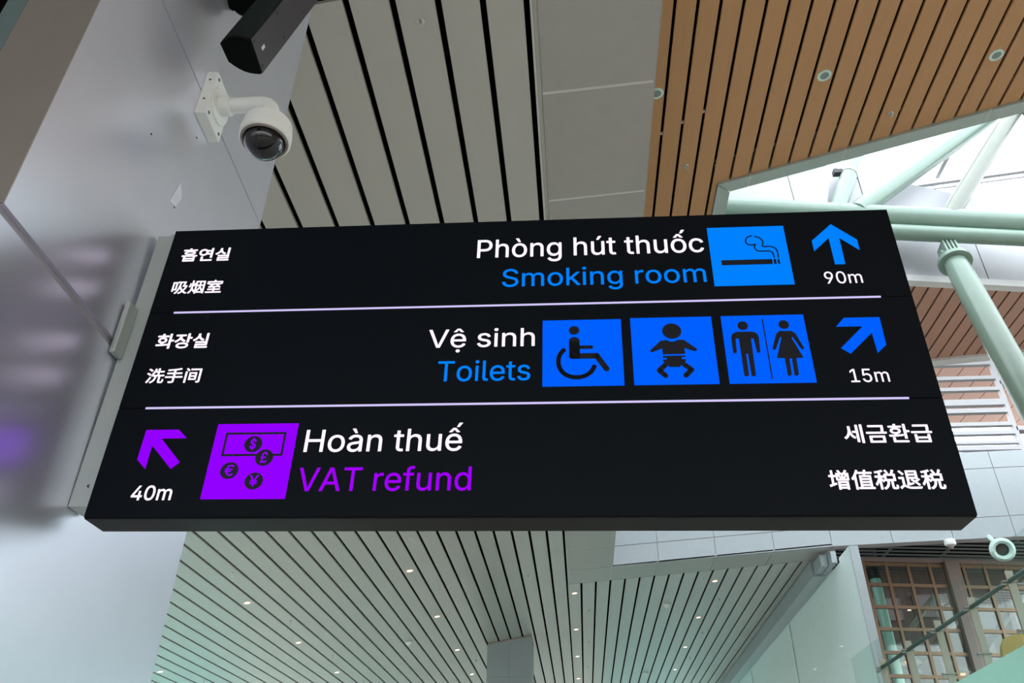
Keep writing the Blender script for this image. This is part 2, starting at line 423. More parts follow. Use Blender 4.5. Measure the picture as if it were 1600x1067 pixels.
# ------------------------------------------------------------------ far fascia (wall) and what is above / below it
wf = struct_empty('wall_far')
def fb(x): return 5.872 + 0.0796 * (x - .82) if x < 6.05 else 6.288 + 0.04 * (x - 6.05)
def fs1(x): return fb(x) + (0.475 if x < 6.05 else 0.475 + 0.008 * (x - 6.05))
def fs2(x): return 8.14 + 0.035 * (x - 9.47) + 0.0
def ft(x): return 8.583 + 0.027 * (x - 9.265)
def fs15(x): return (fs1(x) + fs2(x)) / 2
xsf = [0.82, 1.90, 3.24, 4.59, 5.92, 7.30, 8.67, 10.07, 11.42, 12.77, 14.1]
for a, b in zip(xsf[:-1], xsf[1:]):
    for lo, hi in ((fb, fs1), (fs1, fs2), (fs2, ft)):
        g = 0.009; A, B = a + g, b - g
        v = [(A, YF, lo(A) + g), (B, YF, lo(B) + g), (B, YF + .04, lo(B) + g), (A, YF + .04, lo(A) + g),
             (A, YF, hi(A) - g), (B, YF, hi(B) - g), (B, YF + .04, hi(B) - g), (A, YF + .04, hi(A) - g)]
        mk('wall_panel', v, BF, 'fascia_panel', wf)
for a, b in ((0.82, 6.05), (6.05, 14.1)):
    v = [(a, YF + .02, fb(a) + .02), (b, YF + .02, fb(b) + .02), (b, YF + .3, fb(b) + .02), (a, YF + .3, fb(a) + .02),
         (a, YF + .02, ft(a) - .01), (b, YF + .02, ft(b) - .01), (b, YF + .3, ft(b) - .01), (a, YF + .3, ft(a) - .01)]
    mk('wall_core', v, BF, 'joint_grey', wf)

# white trim on the far edge of the wood ceiling
struct(mk('trim_5', [(0.84, WFAR + .0, zw(.84) - .04), (11.8, WFAR - .05, zw(11.8) - .04), (11.8, WFAR + .12, zw(11.8) - .04), (.84, WFAR + .17, zw(.84) - .04),
                     (0.84, WFAR + .0, zw(.84) + .3), (11.8, WFAR - .05, zw(11.8) + .3), (11.8, WFAR + .12, zw(11.8) + .3), (.84, WFAR + .17, zw(.84) + .3)], BF, 'trim_grey'))
# louvred clerestory over the fascia
w2 = struct_empty('window_2')
for k, (z, h, dp) in enumerate([(11.25, .16, .3), (10.78, .10, .28), (10.45, .10, .28), (10.06, .17, .3), (9.82, .12, .3), (9.44, .10, .28), (9.20, .10, .28), (8.93, .07, .25), (8.78, .11, .28)]):
    o = box('louvre_blade', 0.9, 10.98, 19.0, 19.0 + dp * .45, z - h / 2, z + h / 2, 'louvre_white', w2)
for x in (11.03, 13.4): box('mullion', x - .05, x + .05, 19.0, 19.12, 8.6, 11.9, 'louvre_white', w2)
for k, (z, h) in enumerate([(10.62, .10), (9.30, .10)]):
    box('louvre_blade', 11.05, 14.0, 19.0, 19.25, z - h / 2, z + h / 2, 'louvre_white', w2)
# a further wood soffit beyond the clerestory
c3 = struct_empty('ceiling')
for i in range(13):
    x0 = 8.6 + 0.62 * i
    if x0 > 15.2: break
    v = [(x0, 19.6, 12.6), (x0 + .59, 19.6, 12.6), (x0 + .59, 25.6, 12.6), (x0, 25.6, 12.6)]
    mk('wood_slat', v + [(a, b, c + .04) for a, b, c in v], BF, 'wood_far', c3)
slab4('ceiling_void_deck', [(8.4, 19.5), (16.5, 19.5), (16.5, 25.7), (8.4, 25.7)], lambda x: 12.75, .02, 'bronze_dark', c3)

# bulkhead beam over the aqua wall
tb = struct_empty('trim_6')
box('beam_casing', 5.66, 5.995, 19.9, YEND, 5.905, 6.34, 'fascia_panel', tb)
box('block', 5.70, 5.86, 19.2, 19.86, 5.95, 6.22, 'fascia_panel', tb)
box('block', 5.87, 5.99, 18.9, 19.86, 5.93, 6.20, 'fascia_panel', tb)
# aqua wall, running away to the right of the far ceiling
wr = struct_empty('wall_right')
yc = [17.95, 24.3, 30.7, 37.1, 43.5, 48.2]
for a, b in zip(yc[:-1], yc[1:]):
    box('wall_panel', 6.0, 6.02, a + (0.0 if a < 18 else .07), b - .07, -1.6, 5.90, 'aqua_wall', wr)
box('wall_core', 6.015, 6.16, 17.97, 48.2, -1.6, 5.90, 'joint_mid', wr)
box('wall_end_cap', 6.0, 6.19, 17.93, 17.96, -1.6, 6.0, 'fascia_panel', wr)
box('wall_core', 6.001, 6.15, 19.92, 48.2, 5.8, 6.7, 'joint_grey', wr)
box('wall_head', 6.0, 6.18, 17.95, 18.80, 5.895, 6.0, 'aqua_wall', wr)

# dark louvred ceiling behind the fascia
c4 = struct_empty('ceiling')
for i in range(19):
    y = 19.6 + 0.30 * i
    v = [(6.2, y + .0, 7.68), (15.5, y + .9, 7.68), (15.5, y + .99, 7.68), (6.2, y + .09, 7.68)]
    mk('louvre_blade', v + [(a, b, c + .025) for a, b, c in v], BF, 'louvre_dark', c4)
for x in (7.0, 8.96, 10.62, 12.2, 13.9):
    v = [(x, 19.4, 7.71), (x + .05, 19.4, 7.71), (x + .05, 25.2, 7.71), (x, 25.2, 7.71)]
    mk('carrier_rail', v + [(a, b, c + .05) for a, b, c in v], BF, 'louvre_dark', c4)
slab4('ceiling_void_deck', [(6.2, 19.2), (16, 19.2), (16, 26), (6.2, 26)], lambda x: 8.3, .02, 'plenum', c4)

# ------------------------------------------------------------------ lounge window wall (bronze grid) and room behind
YW = 24.2
w3 = struct_empty('window_3')
def wy(x): return YW - .2 + (x - 8.29) * .124
def wbox(name, x0, x1, z0, z1, d0, d1, m):
    v = [(x0, wy(x0) + d0, z0), (x1, wy(x1) + d0, z0), (x1, wy(x1) + d1, z0), (x0, wy(x0) + d1, z0),
         (x0, wy(x0) + d0, z1), (x1, wy(x1) + d0, z1), (x1, wy(x1) + d1, z1), (x0, wy(x0) + d1, z1)]
    return mk(name, v, BF, m, w3)
vx = [8.33, 8.99, 9.63, 10.27, 11.27, 11.90, 12.53, 13.16, 13.8]
zrow = [7.50, 6.90, 6.27, 5.66, 5.03, 4.42, 3.80, 3.2, 2.6]
for x in vx:
    wbox('mullion', x - .04, x + .04, 2.2, 7.62, 0, .12, 'bronze')
for z in zrow:
    wbox('transom', 8.28, 13.9, z - .045, z + .045, .01, .11, 'bronze')
wbox('head_beam', 8.2, 14.2, 7.56, 7.68, -.03, .14, 'post_taupe')
wbox('post', 10.72, 11.12, 2.2, 7.60, -.12, .14, 'post_taupe')
wbox('pane', 8.3, 13.9, 2.3, 7.55, .05, .06, 'window_glass')
lw = struct_empty('wall_lounge')
box('wall_back', 6.2, 18, 29.5, 29.6, 1.8, 9, 'lounge_wall', lw)
box('wall_side', 6.19, 6.25, 24.2, 29.5, 1.8, 9, 'lounge_wall', lw)
for k, (x, z) in enumerate([(10.2, 7.2), (11.6, 7.3), (13.2, 6.9), (14.6, 6.6), (12.9, 5.7), (14.4, 5.3)]):
    box('wall_panel', x, x + .95, 29.40, 29.48, z, z + .75, 'lounge_light_panel', lw)
box('ceiling_deck', 6.2, 18, 24.5, 29.5, 9.0, 9.1, 'lounge_dark', lw)
struct(box('floor', 5.75, 18, 11.0, 30, 1.55, 1.75, 'lounge_wall'))
# diagonal white struts inside
mb = MB()
tri = thing('roof_truss', 'pale diagonal struts seen through the bronze-framed lounge window', 'truss', (11, 27, 6))
for p, q in [((9.6, 27, 5.6), (11.4, 27, 7.4)), ((10.2, 27.3, 5.2), (12.6, 27.3, 7.2)), ((9.4, 27.2, 5.7), (10.4, 27.2, 5.05)), ((12.6, 27.2, 5.9), (14.4, 27.2, 7.6))]:
    mb = MB(); mb.tube([Vector(p) - Vector((11, 27, 6)), Vector(q) - Vector((11, 27, 6))], .10, 12)
    mb.build('strut', 'pale_pipe', tri, True)
mc = thing('pillar', 'round mint green column just behind the left end of the bronze-framed window', 'pillar', (8.95, 25.1, 1.75))
mb = MB(); mb.lathe([(0, 0), (.15, 0), (.15, 5.66), (0, 5.66)], (0, 0, 0), n=24); smooth_by_angle(mb.build('shaft', 'mint_column', mc), .7)
mb = MB(); mb.lathe([(0, 5.6), (.2, 5.6), (.2, 7.2), (0, 7.2)], (0, 0, 0), n=24); smooth_by_angle(mb.build('capital', 'lounge_dark', mc), .7)

def pendant(x, y, z, ztop_, label, rr=.34):
    t = thing('pendant_lamp', label, 'lamp', (x, y, z), 'pendant lamps in the lounge')
    mb = MB(); mb.lathe([(.04, .20), (rr * .55, .15), (rr, 0), (rr * .96, -.01), (rr * .5, .12), (.02, .17)], (0, 0, 0), n=24)
    smooth_by_angle(mb.build('lamp_shade', 'fin_taupe', t), .8)
    mb = MB(); mb.lathe([(0, -.03), (.10, -.02), (.13, .05), (.1, .1), (0, .12)], (0, 0, 0), n=16); mb.build('bulb', 'pendant_glow', t, True)
    mb = MB(); mb.tube([(0, 0, .18), (0, 0, ztop_ - z)], .008, 6); mb.build('cord', 'screw_dark', t)
pendant(9.45, 25.3, 5.0, 9.0, 'shallow pendant lamp with orange glow, left in the lounge, beside the mint column')
pendant(11.3, 26.5, 4.9, 9.0, 'shallow pendant lamp with orange glow, in the middle of the lounge window')
pendant(13.35, 23.2, 4.95, 7.64, 'large shallow pendant lamp glowing orange, at the right edge of the picture', .42)
spots = [(10.15, 6.75), (11.55, 6.1), (9.9, 4.6), (12.1, 4.8), (13.8, 5.7), (10.9, 4.45)]
for k, (x, z) in enumerate(spots):
    words = ['topmost small warm spotlight behind the second pane column of the bronze window', 'small warm spotlight behind the third pane column of the bronze window',
             'small warm spotlight low behind the left panes of the bronze window', 'small warm spotlight low to the right of the wide taupe post',
             'small warm spotlight behind the right-hand panes of the bronze window', 'small warm spotlight low beside the left of the wide taupe post'][k]
    t = thing('spotlight', words, 'lamp', (x, 26.2, z), 'small spotlights in the lounge')
    mb = MB(); mb.lathe([(0, -.03), (.06, -.03), (.06, .1), (0, .1)], (0, 0, 0), n=14); mb.build('housing', 'screw_dark', t)
    mb = MB(); mb.lathe([(0, -.05), (.055, -.035), (.055, -.03)], (0, 0, 0), n=14); mb.build('lens', 'lamp_warm', t)
    mb = MB(); mb.tube([(0, 0, .1), (0, 0, 9.0 - z)], .006, 6); mb.build('rod', 'screw_dark', t)

ld = bpy.data.lights.new('lounge_fill_light', 'AREA'); ld.energy = 110; ld.size = 2.0; ld.color = (1, .93, .85)  # area light added to brighten the lounge interior, no fitting modelled
lo = bpy.data.objects.new('lounge_fill_light', ld); COL.objects.link(lo); lo.location = (9.9, 25.3, 8.8)
cl = bpy.data.lights.new('column_fill_spot', 'SPOT'); cl.energy = 120; cl.spot_size = 1.0; cl.shadow_soft_size = .1; cl.color = (.95, 1, .95)  # unseen spot added to brighten the mint column
co = bpy.data.objects.new('column_fill_spot', cl); COL.objects.link(co); co.location = (9.25, 24.3, 3.0); co.rotation_euler = (math.radians(165), math.radians(4), 0)
# round air nozzle and small camera under the fascia
t = thing('air_nozzle', 'large pale green round air nozzle hanging below the panelled fascia at the right', 'air nozzle', (9.46, 18.4, 6.02))
ax = Vector((-.28, -.80, -.30)).normalized()
mb = MB(); mb.lathe([(.13, -.02), (.14, .06), (.20, .10), (.25, .06), (.26, -.04), (.22, -.12), (.12, -.20)], (0, 0, 0), axis=ax, n=40)
smooth_by_angle(mb.build('ring', 'lamp_ring', t), 1.0)
mb = MB(); mb.lathe([(.135, -.02), (.11, -.06), (0, -.07)], (0, 0, 0), axis=ax, n=32); mb.build('throat', 'screw_dark', t)
mb = MB(); mb.lathe([(.12, -.20), (.10, -.5), (0, -.5)], (0, 0, 0), axis=ax, n=24); smooth_by_angle(mb.build('duct', 'lamp_ring', t), 1.0)
mb = MB(); mb.tube([(0, .1, .1), (0, .42, .45)], .05, 12); mb.build('hanger', 'lamp_ring', t)
t = thing('security_camera', 'small white dome camera on the lower edge of the far panelled fascia', 'camera', (8.55, 18.78, 6.33))
mb = MB(); mb.lathe([(0, .06), (.12, .06), (.125, -.03), (.11, -.07), (.06, -.08)], (0, 0, 0), n=24); smooth_by_angle(mb.build('housing', 'cam_white', t), .8)
mb = MB(); mb.lathe([(.06, -.08), (.055, -.12), (.03, -.145), (0, -.15)], (0, 0, 0), n=20); mb.build('dome', 'cam_rim', t, True)

# balustrade in front of the lounge
P0 = Vector((5.118, 15, 2.891)); DV = Vector((.134, -.977, .078))
bal = thing('glass_balustrade', 'glass balustrade with dark tubular handrail and clamped taupe fins, lower right corner', 'balustrade', P0)
loc = lambda p: Vector(p) - P0
mb = MB(); mb.tube([(0, 0, 0)] + [DV * k for k in range(1, 7)], .029, 14); smooth_by_angle(mb.build('handrail', 'rail_dark', bal), .8)
mb = MB(); mb.tube([(-.02, .14, -.03), (0, 0, 0)], .034, 12); mb.build('rail_end', 'steel', bal, True)
outw = DV.cross(Vector((0, 0, 1))).normalized() * -1      # away from the lounge side
for k in range(0, 6):
    b = DV * k
    mb = MB(); mb.beam(b + Vector((0.03, 0, -.82)), b + Vector((0.03, 0, .14)), .10, .02, up=(0, 1, 0)); mb.build('fin', 'fin_taupe', bal)
    for dz in (0.0, -.62):
        mb = MB(); mb.beam(b + Vector((-.09, 0, dz)), b + Vector((.10, 0, dz)), .06, .02)
        mb.beam(b + Vector((-.09, .02, dz - .03)), b + Vector((-.03, .02, dz - .03)), .05, .02)
        mb.build('clamp', 'steel', bal)
for k in range(-1, 6):
    a = DV * k + DV * .03; b = DV * (k + 1) - DV * .03
    v = []
    for q in (a, b):
        for s_ in (-.056, -.044): v.append(q + Vector((s_, 0, -.95)))
    for q in (a, b):
        for s_ in (-.056, -.044): v.append(q + Vector((s_, 0, .42)))
    f_ = [(0, 1, 3, 2), (4, 6, 7, 5), (0, 4, 5, 1), (2, 3, 7, 6), (0, 2, 6, 4), (1, 5, 7, 3)]
    mk('glass_pane', v, f_, 'balustrade_glass', bal)
# mint edge slab under the balustrade
v = []
for k in (-2, 6.5):
    q = P0 + DV * k
    for (dx, z) in ((-.06, -.80), (.25, -.80), (.25, -3.2), (-.06, -3.2)):
        v.append((q.x + dx, q.y, q.z + z + (.035 * (k + 2))* 0))
struct(mk('trim_7', v, [(0, 1, 2, 3), (4, 7, 6, 5), (0, 4, 5, 1), (1, 5, 6, 2), (2, 6, 7, 3), (3, 7, 4, 0)], 'slab_teal'))
# yellow chair and dark furniture behind the glass
ch = thing('lounge_chair', 'mustard yellow rounded chair back just above the mint slab edge, lower right', 'chair', (6.55, 13.0, 1.75))
mb = MB()
n = 18
pts_o = []
for j in range(n + 1):
    t_ = math.pi * j / n
    pts_o.append((-.34 * math.cos(t_), 0.06 * math.sin(t_), .74 + .50 * math.sin(t_) ** .6))
base = [(-.34, 0, .45)] + pts_o + [(.34, 0, .45)]
prism('backrest', base, (0, .09, 0), 'chair_yellow', ch)
box('seat', -.34, .34, -.5, .06, .38, .47, 'chair_yellow', ch, .03)
for sx in (-.28, .28):
    for sy in (-.42, .02): box('leg', sx - .02, sx + .02, sy - .02, sy + .02, 0, .39, 'screw_dark', ch)

# ------------------------------------------------------------------ floor; unseen walls and glazing added to shape the daylight
struct(box('floor', -14.5, 16.6, -9.6, 49, -1.75, -1.6, 'floor_stone'))
struct(box('wall_back', -14.5, 16.6, -9.75, -9.6, -1.75, 0.2, 'trim_grey'))  # closes the hall behind the camera to cut ambient light on the pillar
wb = struct_empty('window_6')       # unseen clear glazing behind the photographer, sized to light pillar and ceiling
for k in range(12):
    x = -14.4 + 2.55 * k
    box('pane', x + .06, x + 2.5, -9.68, -9.66, 0.2, 4.4, 'clear_glass', wb)
    box('mullion', x - .06, x + .06, -9.72, -9.6, 0.2, 4.4, 'trim_grey', wb)
struct(box('wall_back', -14.5, 16.6, -9.75, -9.6, 4.4, 8.2, 'trim_grey'))
struct(box('wall_side', 16.5, 16.65, -9.6, 12.0, -1.75, 10.0, 'trim_grey'))
struct(box('wall_left', -14.6, -14.45, -9.6, 7.0, -1.75, 4.0, 'trim_grey'))
struct(box('wall_roof_end', 12.55, 16.5, WFAR, WFAR + .15, -1.6, 10.0, 'white_panel'))
struct(box('ceiling_sky_block', 0.8, 16.5, 11.1, 15.0, 9.4, 9.5, 'white_panel'))  # both slabs unseen, added to keep sky light off the fascia
struct(box('ceiling_sky_block', 0.8, 16.5, 15.0, 18.9, 12.2, 12.3, 'white_panel'))
wl = struct_empty('window_4')       # unseen curtain wall on the far left, green panes placed to throw teal light
for k in range(15):
    y = 7.0 + 2.8 * k
    box('pane', -13.4, -13.38, y + .05, y + 2.75, -1.6, 3.4, 'green_glass' if 3 < k < 10 else 'clear_glass', wl)
    box('mullion', -13.47, -13.33, y - .05, y + .05, -1.6, 3.4, 'trim_grey', wl)
struct(box('wall_end', -13.5, 6.2, 48.25, 48.4, -1.6, 1.4, 'trim_grey'))
we = struct_empty('window_5')       # unseen glazed end wall, tinted towards the aqua wall for its teal reflection
for k in range(9):
    x = -13.4 + 2.15 * k
    box('pane', x + .05, x + 2.1, 48.3, 48.32, 1.4, 6.5, 'green_glass' if (k < 2 or k > 6) else 'clear_glass', we)
    box('mullion', x - .05, x + .05, 48.25, 48.37, 1.4, 6.5, 'trim_grey', we)

# ------------------------------------------------------------------ far column under the slats
fc = thing('pillar', 'square panelled far column in pale green grey, meeting the slatted ceiling below the sign', 'pillar', (-2.0, 24.5, -1.6))
zt0, zt1 = zl(-2.63) - .06 + 1.6, zl(-1.365) - .06 + 1.6
def colpanel(x0, x1, za, zb, capslope=False):
    za1 = za
    if capslope:
        zA = zl(x0) - .06 + 1.6; zB = zl(x1) - .06 + 1.6
    else: zA = zB = zb
    v = [(x0 + 2, -.52, za), (x1 + 2, -.52, za), (x1 + 2, -.46, za), (x0 + 2, -.46, za), (x0 + 2, -.52, zA), (x1 + 2, -.52, zB), (x1 + 2, -.46, zB), (x0 + 2, -.46, zA)]
    mk('cladding_panel', v, BF, 'fascia_panel', fc)
zs = [0, 1.5, 3.0, 4.5, 6.0]
for a, b in zip(zs[:-1], zs[1:]):
    for (x0, x1) in ((-2.633, -2.003), (-1.995, -1.365)): colpanel(x0, x1, a + .004, b - .004)
for (x0, x1) in ((-2.633, -2.003), (-1.995, -1.365)): colpanel(x0, x1, 6.004, 0, True)
mk('core', [(-.63, -.5, 0), (.632, -.5, 0), (.632, .6, 0), (-.63, .6, 0), (-.63, -.5, zt0 + .05), (.632, -.5, zt1 + .05), (.632, .6, zt1 + .05), (-.63, .6, zt0 + .05)], BF, 'pillar_side', fc)

# ------------------------------------------------------------------ near pillar
PA = -0.047
def pfx(y, off=0.0): return -1.75 + PA * (y - 1.75) + off      # x of the face towards the sign
pil = thing('pillar', 'large satin silver metal clad pillar at the left, carrying the sign, camera and speaker', 'pillar', (-2.3, 2.6, -1.6))
PO = Vector((-2.3, 2.6, -1.6))
YN, YFAR = 1.753, 3.56
def ppanel(z0, z1, y0, y1, m='pillar_metal', top=False):
    t = .03
    q = [(pfx(y0), y0), (pfx(y1), y1), (pfx(y1) - t, y1), (pfx(y0) - t, y0)]
    v = [Vector((x, y, z0)) - PO for x, y in q] + [Vector((x, y, (zl(x) - .02) if top else z1)) - PO for x, y in q]
    return mk('cladding_panel', v, BF, m, pil)
ZJ = [-1.6, 0.25, 1.700, 3.210]
gp = [(0.006, 0.006), (0.006, 0.020), (0.020, 0.005)]
ppanel(-1.59, .245, YN, YFAR); ppanel(.255, 1.675, YN, YFAR); ppanel(1.715, 3.208, YN, YFAR); ppanel(3.216, 6, YN, YFAR, top=True)
q = [(pfx(YN) - .018, YN + .006), (pfx(YFAR) - .018, YFAR - .004), (-2.45, YFAR - .05), (-2.45, 2.2), (-2.258, 1.860), (-2.045, 1.760)]
v = [Vector((x, y, -1.6)) - PO for x, y in q] + [Vector((x, y, zl(x) - .01)) - PO for x, y in q]
n = 6
mk('core', v, [tuple(range(n - 1, -1, -1)), tuple(range(n, 2 * n))] + [(i, (i + 1) % n, (i + 1) % n + n, i + n) for i in range(n)], 'joint_grey', pil)
def sidep(p, q_, z0, z1, m, t=.004):
    p, q_ = Vector((*p, 0)), Vector((*q_, 0)); nrm = (q_ - p).cross(Vector((0, 0, 1))).normalized()
    if nrm.y > 0: nrm = -nrm
    v = [p, q_, q_ + nrm * t, p + nrm * t]
    vv = [Vector((a.x, a.y, z0)) - PO for a in v] + [Vector((a.x, a.y, z1)) - PO for a in v]
    return mk('cladding_panel', vv, BF, m, pil)
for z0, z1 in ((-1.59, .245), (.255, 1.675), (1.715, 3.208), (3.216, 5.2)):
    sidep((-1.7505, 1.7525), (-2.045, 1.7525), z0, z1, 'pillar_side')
    sidep((-2.047, 1.7525), (-2.252, 1.852), z0, z1, 'chamfer_lit_teal')
# small blank sticker and screw holes on the face
def on_face(y, z, off): return Vector((pfx(y, off), y, z)) - PO
q = [on_face(2.59, 2.50, .001), on_face(2.65, 2.52, .001), on_face(2.68, 2.60, .001), on_face(2.63, 2.66, .001)]
prism('sticker', [(p.x, p.y, p.z) for p in q], (.0012, 0, 0), 'sticker_pale', pil)['label'] = 'faint pale paint patch'
for (y, z) in ((2.644, 2.512), (2.644, 2.968), (2.31, 2.63)):
    mb = MB(); p = on_face(y, z, 0); mb.tube([p, p + Vector((.002, 0, 0))], .005, 10); mb.build('screw_hole', 'screw_dark', pil)

# ------------------------------------------------------------------ the sign
SR = Matrix([[0.9999107572942108, -0.0030701608546881832, 0.013001982912009769], [0.0031524033684023525, 0.9999751252232711, -0.006309618665767093], [-0.012982287946352145, 0.006350043073050006, 0.9998955631227935]])
SO = Vector((-1.6976937757110178, 2.55, 0.9854207997712194)); SW, SH, SDP = 2.9735, 1.2908, 0.137
sign = thing('wayfinding_sign', 'large black illuminated direction sign with three rows, for smoking room, toilets and tax refund', 'sign', SO, rot=SR)
L1, L2 = 0.8590, 0.4266
box('cabinet', 0, SW, .006, SDP, 0, SH, 'black_case', sign, .003)
for z0, z1 in ((.004, L2 - .0015), (L2 + .0015, L1 - .0015), (L1 + .0015, SH - .002)):
    box('face_panel', .002, SW - .002, -.001, .008, z0, z1, 'black_gloss', sign)
for x0, x1, z in ((.1041, 2.8566, L1), (.1070, 2.8587, L2)):
    box('divider_line', x0, x1, -.003, .004, z - .0038, z + .0038, 'lit_line', sign)
# mounting channel between sign and pillar
ofx = SO
box('mounting_channel', -.090, -.006, .03, .125, .055, 1.29, 'channel_grey', sign)['label'] = 'grey vertical mounting channel'
box('channel_lip', -.030, -.001, .022, .034, .05, 1.29, 'channel_grey', sign)
box('cover_plate', -.093, -.070, -.035, .03, .66, .90, 'channel_grey', sign, .006)
mb = MB(); mb.tube([(-.035, .03, .13), (-.035, .024, .13)], .006, 10); mb.build('screw_hole', 'screw_dark', sign)

FONT = None
try:                        # Blender's own bundled interface sans serif; the built-in default font otherwise
    import os
    _fp = os.path.join(bpy.utils.system_resource('DATAFILES', path='fonts'), 'Inter.woff2')
    if os.path.exists(_fp): FONT = bpy.data.fonts.load(_fp)
except Exception:
    FONT = None
from mathutils.geometry import delaunay_2d_cdt
def is_cjk(s): return any(ord(c) > 0x2E80 for c in s)
def glyph_mesh(s):
    """outlines of the words, filled by the non-zero rule -> (points, triangles)"""
    cu = bpy.data.curves.new('lettering', 'FONT'); cu.body = s; cu.size = 1.0; cu.resolution_u = 5; cu.fill_mode = 'NONE'
    if FONT and not is_cjk(s): cu.font = FONT
    ob = bpy.data.objects.new('tmp', cu); COL.objects.link(ob)
    dg = bpy.context.evaluated_depsgraph_get(); me = bpy.data.meshes.new_from_object(ob.evaluated_get(dg))
    vs = [(v.co.x, v.co.y) for v in me.vertices]; es = [tuple(e2.vertices) for e2 in me.edges]
    bpy.data.objects.remove(ob); bpy.data.curves.remove(cu); bpy.data.meshes.remove(me)
    # orient every closed outline along rising vertex order
    segs = []
    nb = {}
    for a, b in es: nb.setdefault(a, []).append(b); nb.setdefault(b, []).append(a)
    seen = set()
    for st in sorted(nb):
        if st in seen: continue
        loop = [st]; seen.add(st); prev = None; cur = st
        while True:
            nx = [q for q in nb[cur] if q != prev and q not in seen]
            if not nx: break
            q = (cur + 1) if (cur + 1) in nx else nx[0]
            loop.append(q); seen.add(q); prev, cur = cur, q
        segs += [(loop[k], loop[(k + 1) % len(loop)]) for k in range(len(loop))]
    r_ = delaunay_2d_cdt([Vector(v) for v in vs], segs, [], 0, 1e-6)
    ov, of = r_[0], r_[2]
    S_ = [(vs[a], vs[b]) for a, b in segs]
    tris = []
    for f2 in of:
        cx = sum(ov[q].x for q in f2) / len(f2); cy = sum(ov[q].y for q in f2) / len(f2); wn_ = 0
        for (ax_, ay_), (bx_, by_) in S_:
            if ay_ <= cy < by_ or by_ <= cy < ay_:
                xx = ax_ + (cy - ay_) / (by_ - ay_) * (bx_ - ax_)
                if xx > cx: wn_ += 1 if by_ > ay_ else -1
        if wn_ != 0: tris.append(tuple(f2))
    return [(v.x, v.y) for v in ov], tris
def text(s, u0, u1, v0, v1, m, bold=0.0, parent=None, d=-.0022, label=None):
    pv, pf = glyph_mesh(s)
    use = {q for f2 in pf for q in f2}
    a = min(pv[q][0] for q in use); b = max(pv[q][0] for q in use); c = min(pv[q][1] for q in use); e_ = max(pv[q][1] for q in use)
    sh = bold * (v1 - v0)
    u0 += sh; u1 -= sh; v0 += sh; v1 -= sh
    P_ = [(u0 + (x - a) / (b - a) * (u1 - u0), v0 + (y - c) / (e_ - c) * (v1 - v0)) for x, y in pv]
    if is_cjk(s):
        nw = len(s) - 1; cutx = [u0 + (u1 - u0) * k / len(s) for k in range(1, len(s))]
    else:                      # words: cut at the widest horizontal gaps
        sp_ = sorted((min(P_[q][0] for q in f2), max(P_[q][0] for q in f2)) for f2 in pf); gaps = []; hi = sp_[0][1]
        for q1, q2 in sp_[1:]:
            if q1 > hi: gaps.append((q1 - hi, (q1 + hi) / 2))
            hi = max(hi, q2)
        nw = s.count(' '); cutx = sorted(g for _, g in sorted(gaps, reverse=True)[:nw])
    outs = []
    shifts = [(0, 0)] + ([(sh, 0), (-sh, 0), (0, sh), (0, -sh), (sh * .7, sh * .7), (-sh * .7, sh * .7), (sh * .7, -sh * .7), (-sh * .7, -sh * .7)] if sh > 0 else [])
    for wi in range(nw + 1):
        lo = cutx[wi - 1] if wi > 0 else -1e9; hi = cutx[wi] if wi < nw else 1e9
        fs = [f2 for f2 in pf if lo < sum(P_[q][0] for q in f2) / len(f2) < hi]
        used = sorted({q for f2 in fs for q in f2}); mp_ = {q: k for k, q in enumerate(used)}
        mb = MB()
        for k, (du, dz) in enumerate(shifts):
            mb.add([(P_[q][0] + du, d - .00005 * k, P_[q][1] + dz) for q in used], [tuple(mp_[q] for q in f2) for f2 in fs])
        me2 = bpy.data.meshes.new('lettering'); me2.from_pydata(mb.v, [], mb.f); me2.materials.append(MATS[m]); me2.update()
        o = bpy.data.objects.new('lettering', me2); COL.objects.link(o); o.parent = parent or sign
        if label: o['label'] = label
        outs.append(o)
    return outs[0]
B = 0.006
text('Phòng hút thuốc', 1.3175, 2.2281, 1.0687, 1.213, 'lit_white', B, label='white Vietnamese lettering in the top row')
text('Smoking room', 1.4241, 2.2222, .9222, 1.0371, 'lit_blue_light', B, label='light blue English lettering in the top row')
text('Vệ sinh', 1.1505, 1.5567, .646, .7537, 'lit_white', B, label='white Vietnamese lettering in the middle row')
text('Toilets', 1.1962, 1.5419, .5202, .611, 'lit_blue_light', B, label='light blue English lettering in the middle row')
text('Hoàn thuế', .739, 1.3052, .2409, .3513, 'lit_white', B, label='white Vietnamese lettering in the bottom row')
text('VAT refund', .7382, 1.3446, .0935, .1855, 'lit_purple_text', B, label='purple English lettering in the bottom row')
text('90m', 2.6672, 2.8069, .9246, .9825, 'lit_white', B)
text('15m', 2.678, 2.8113, .4918, .5467, 'lit_white', B)
text('40m', .1501, .2968, .0635, .1197, 'lit_white', .020)
text('흡연실', .063, .2721, 1.1192, 1.1895, 'lit_white', .026)
text('吸烟室', .0643, .2762, .9515, 1.0198, 'lit_white', .020)
text('화장실', .0685, .2803, .6878, .7578, 'lit_white', .026)
text('洗手间', .0716, .2868, .5329, .5992, 'lit_white', .020)
text('세금환급', 2.6118, 2.9038, .2566, .3274, 'lit_white', .020)
text('增值税退税', 2.5323, 2.9007, .0896, .1602, 'lit_white', .020)

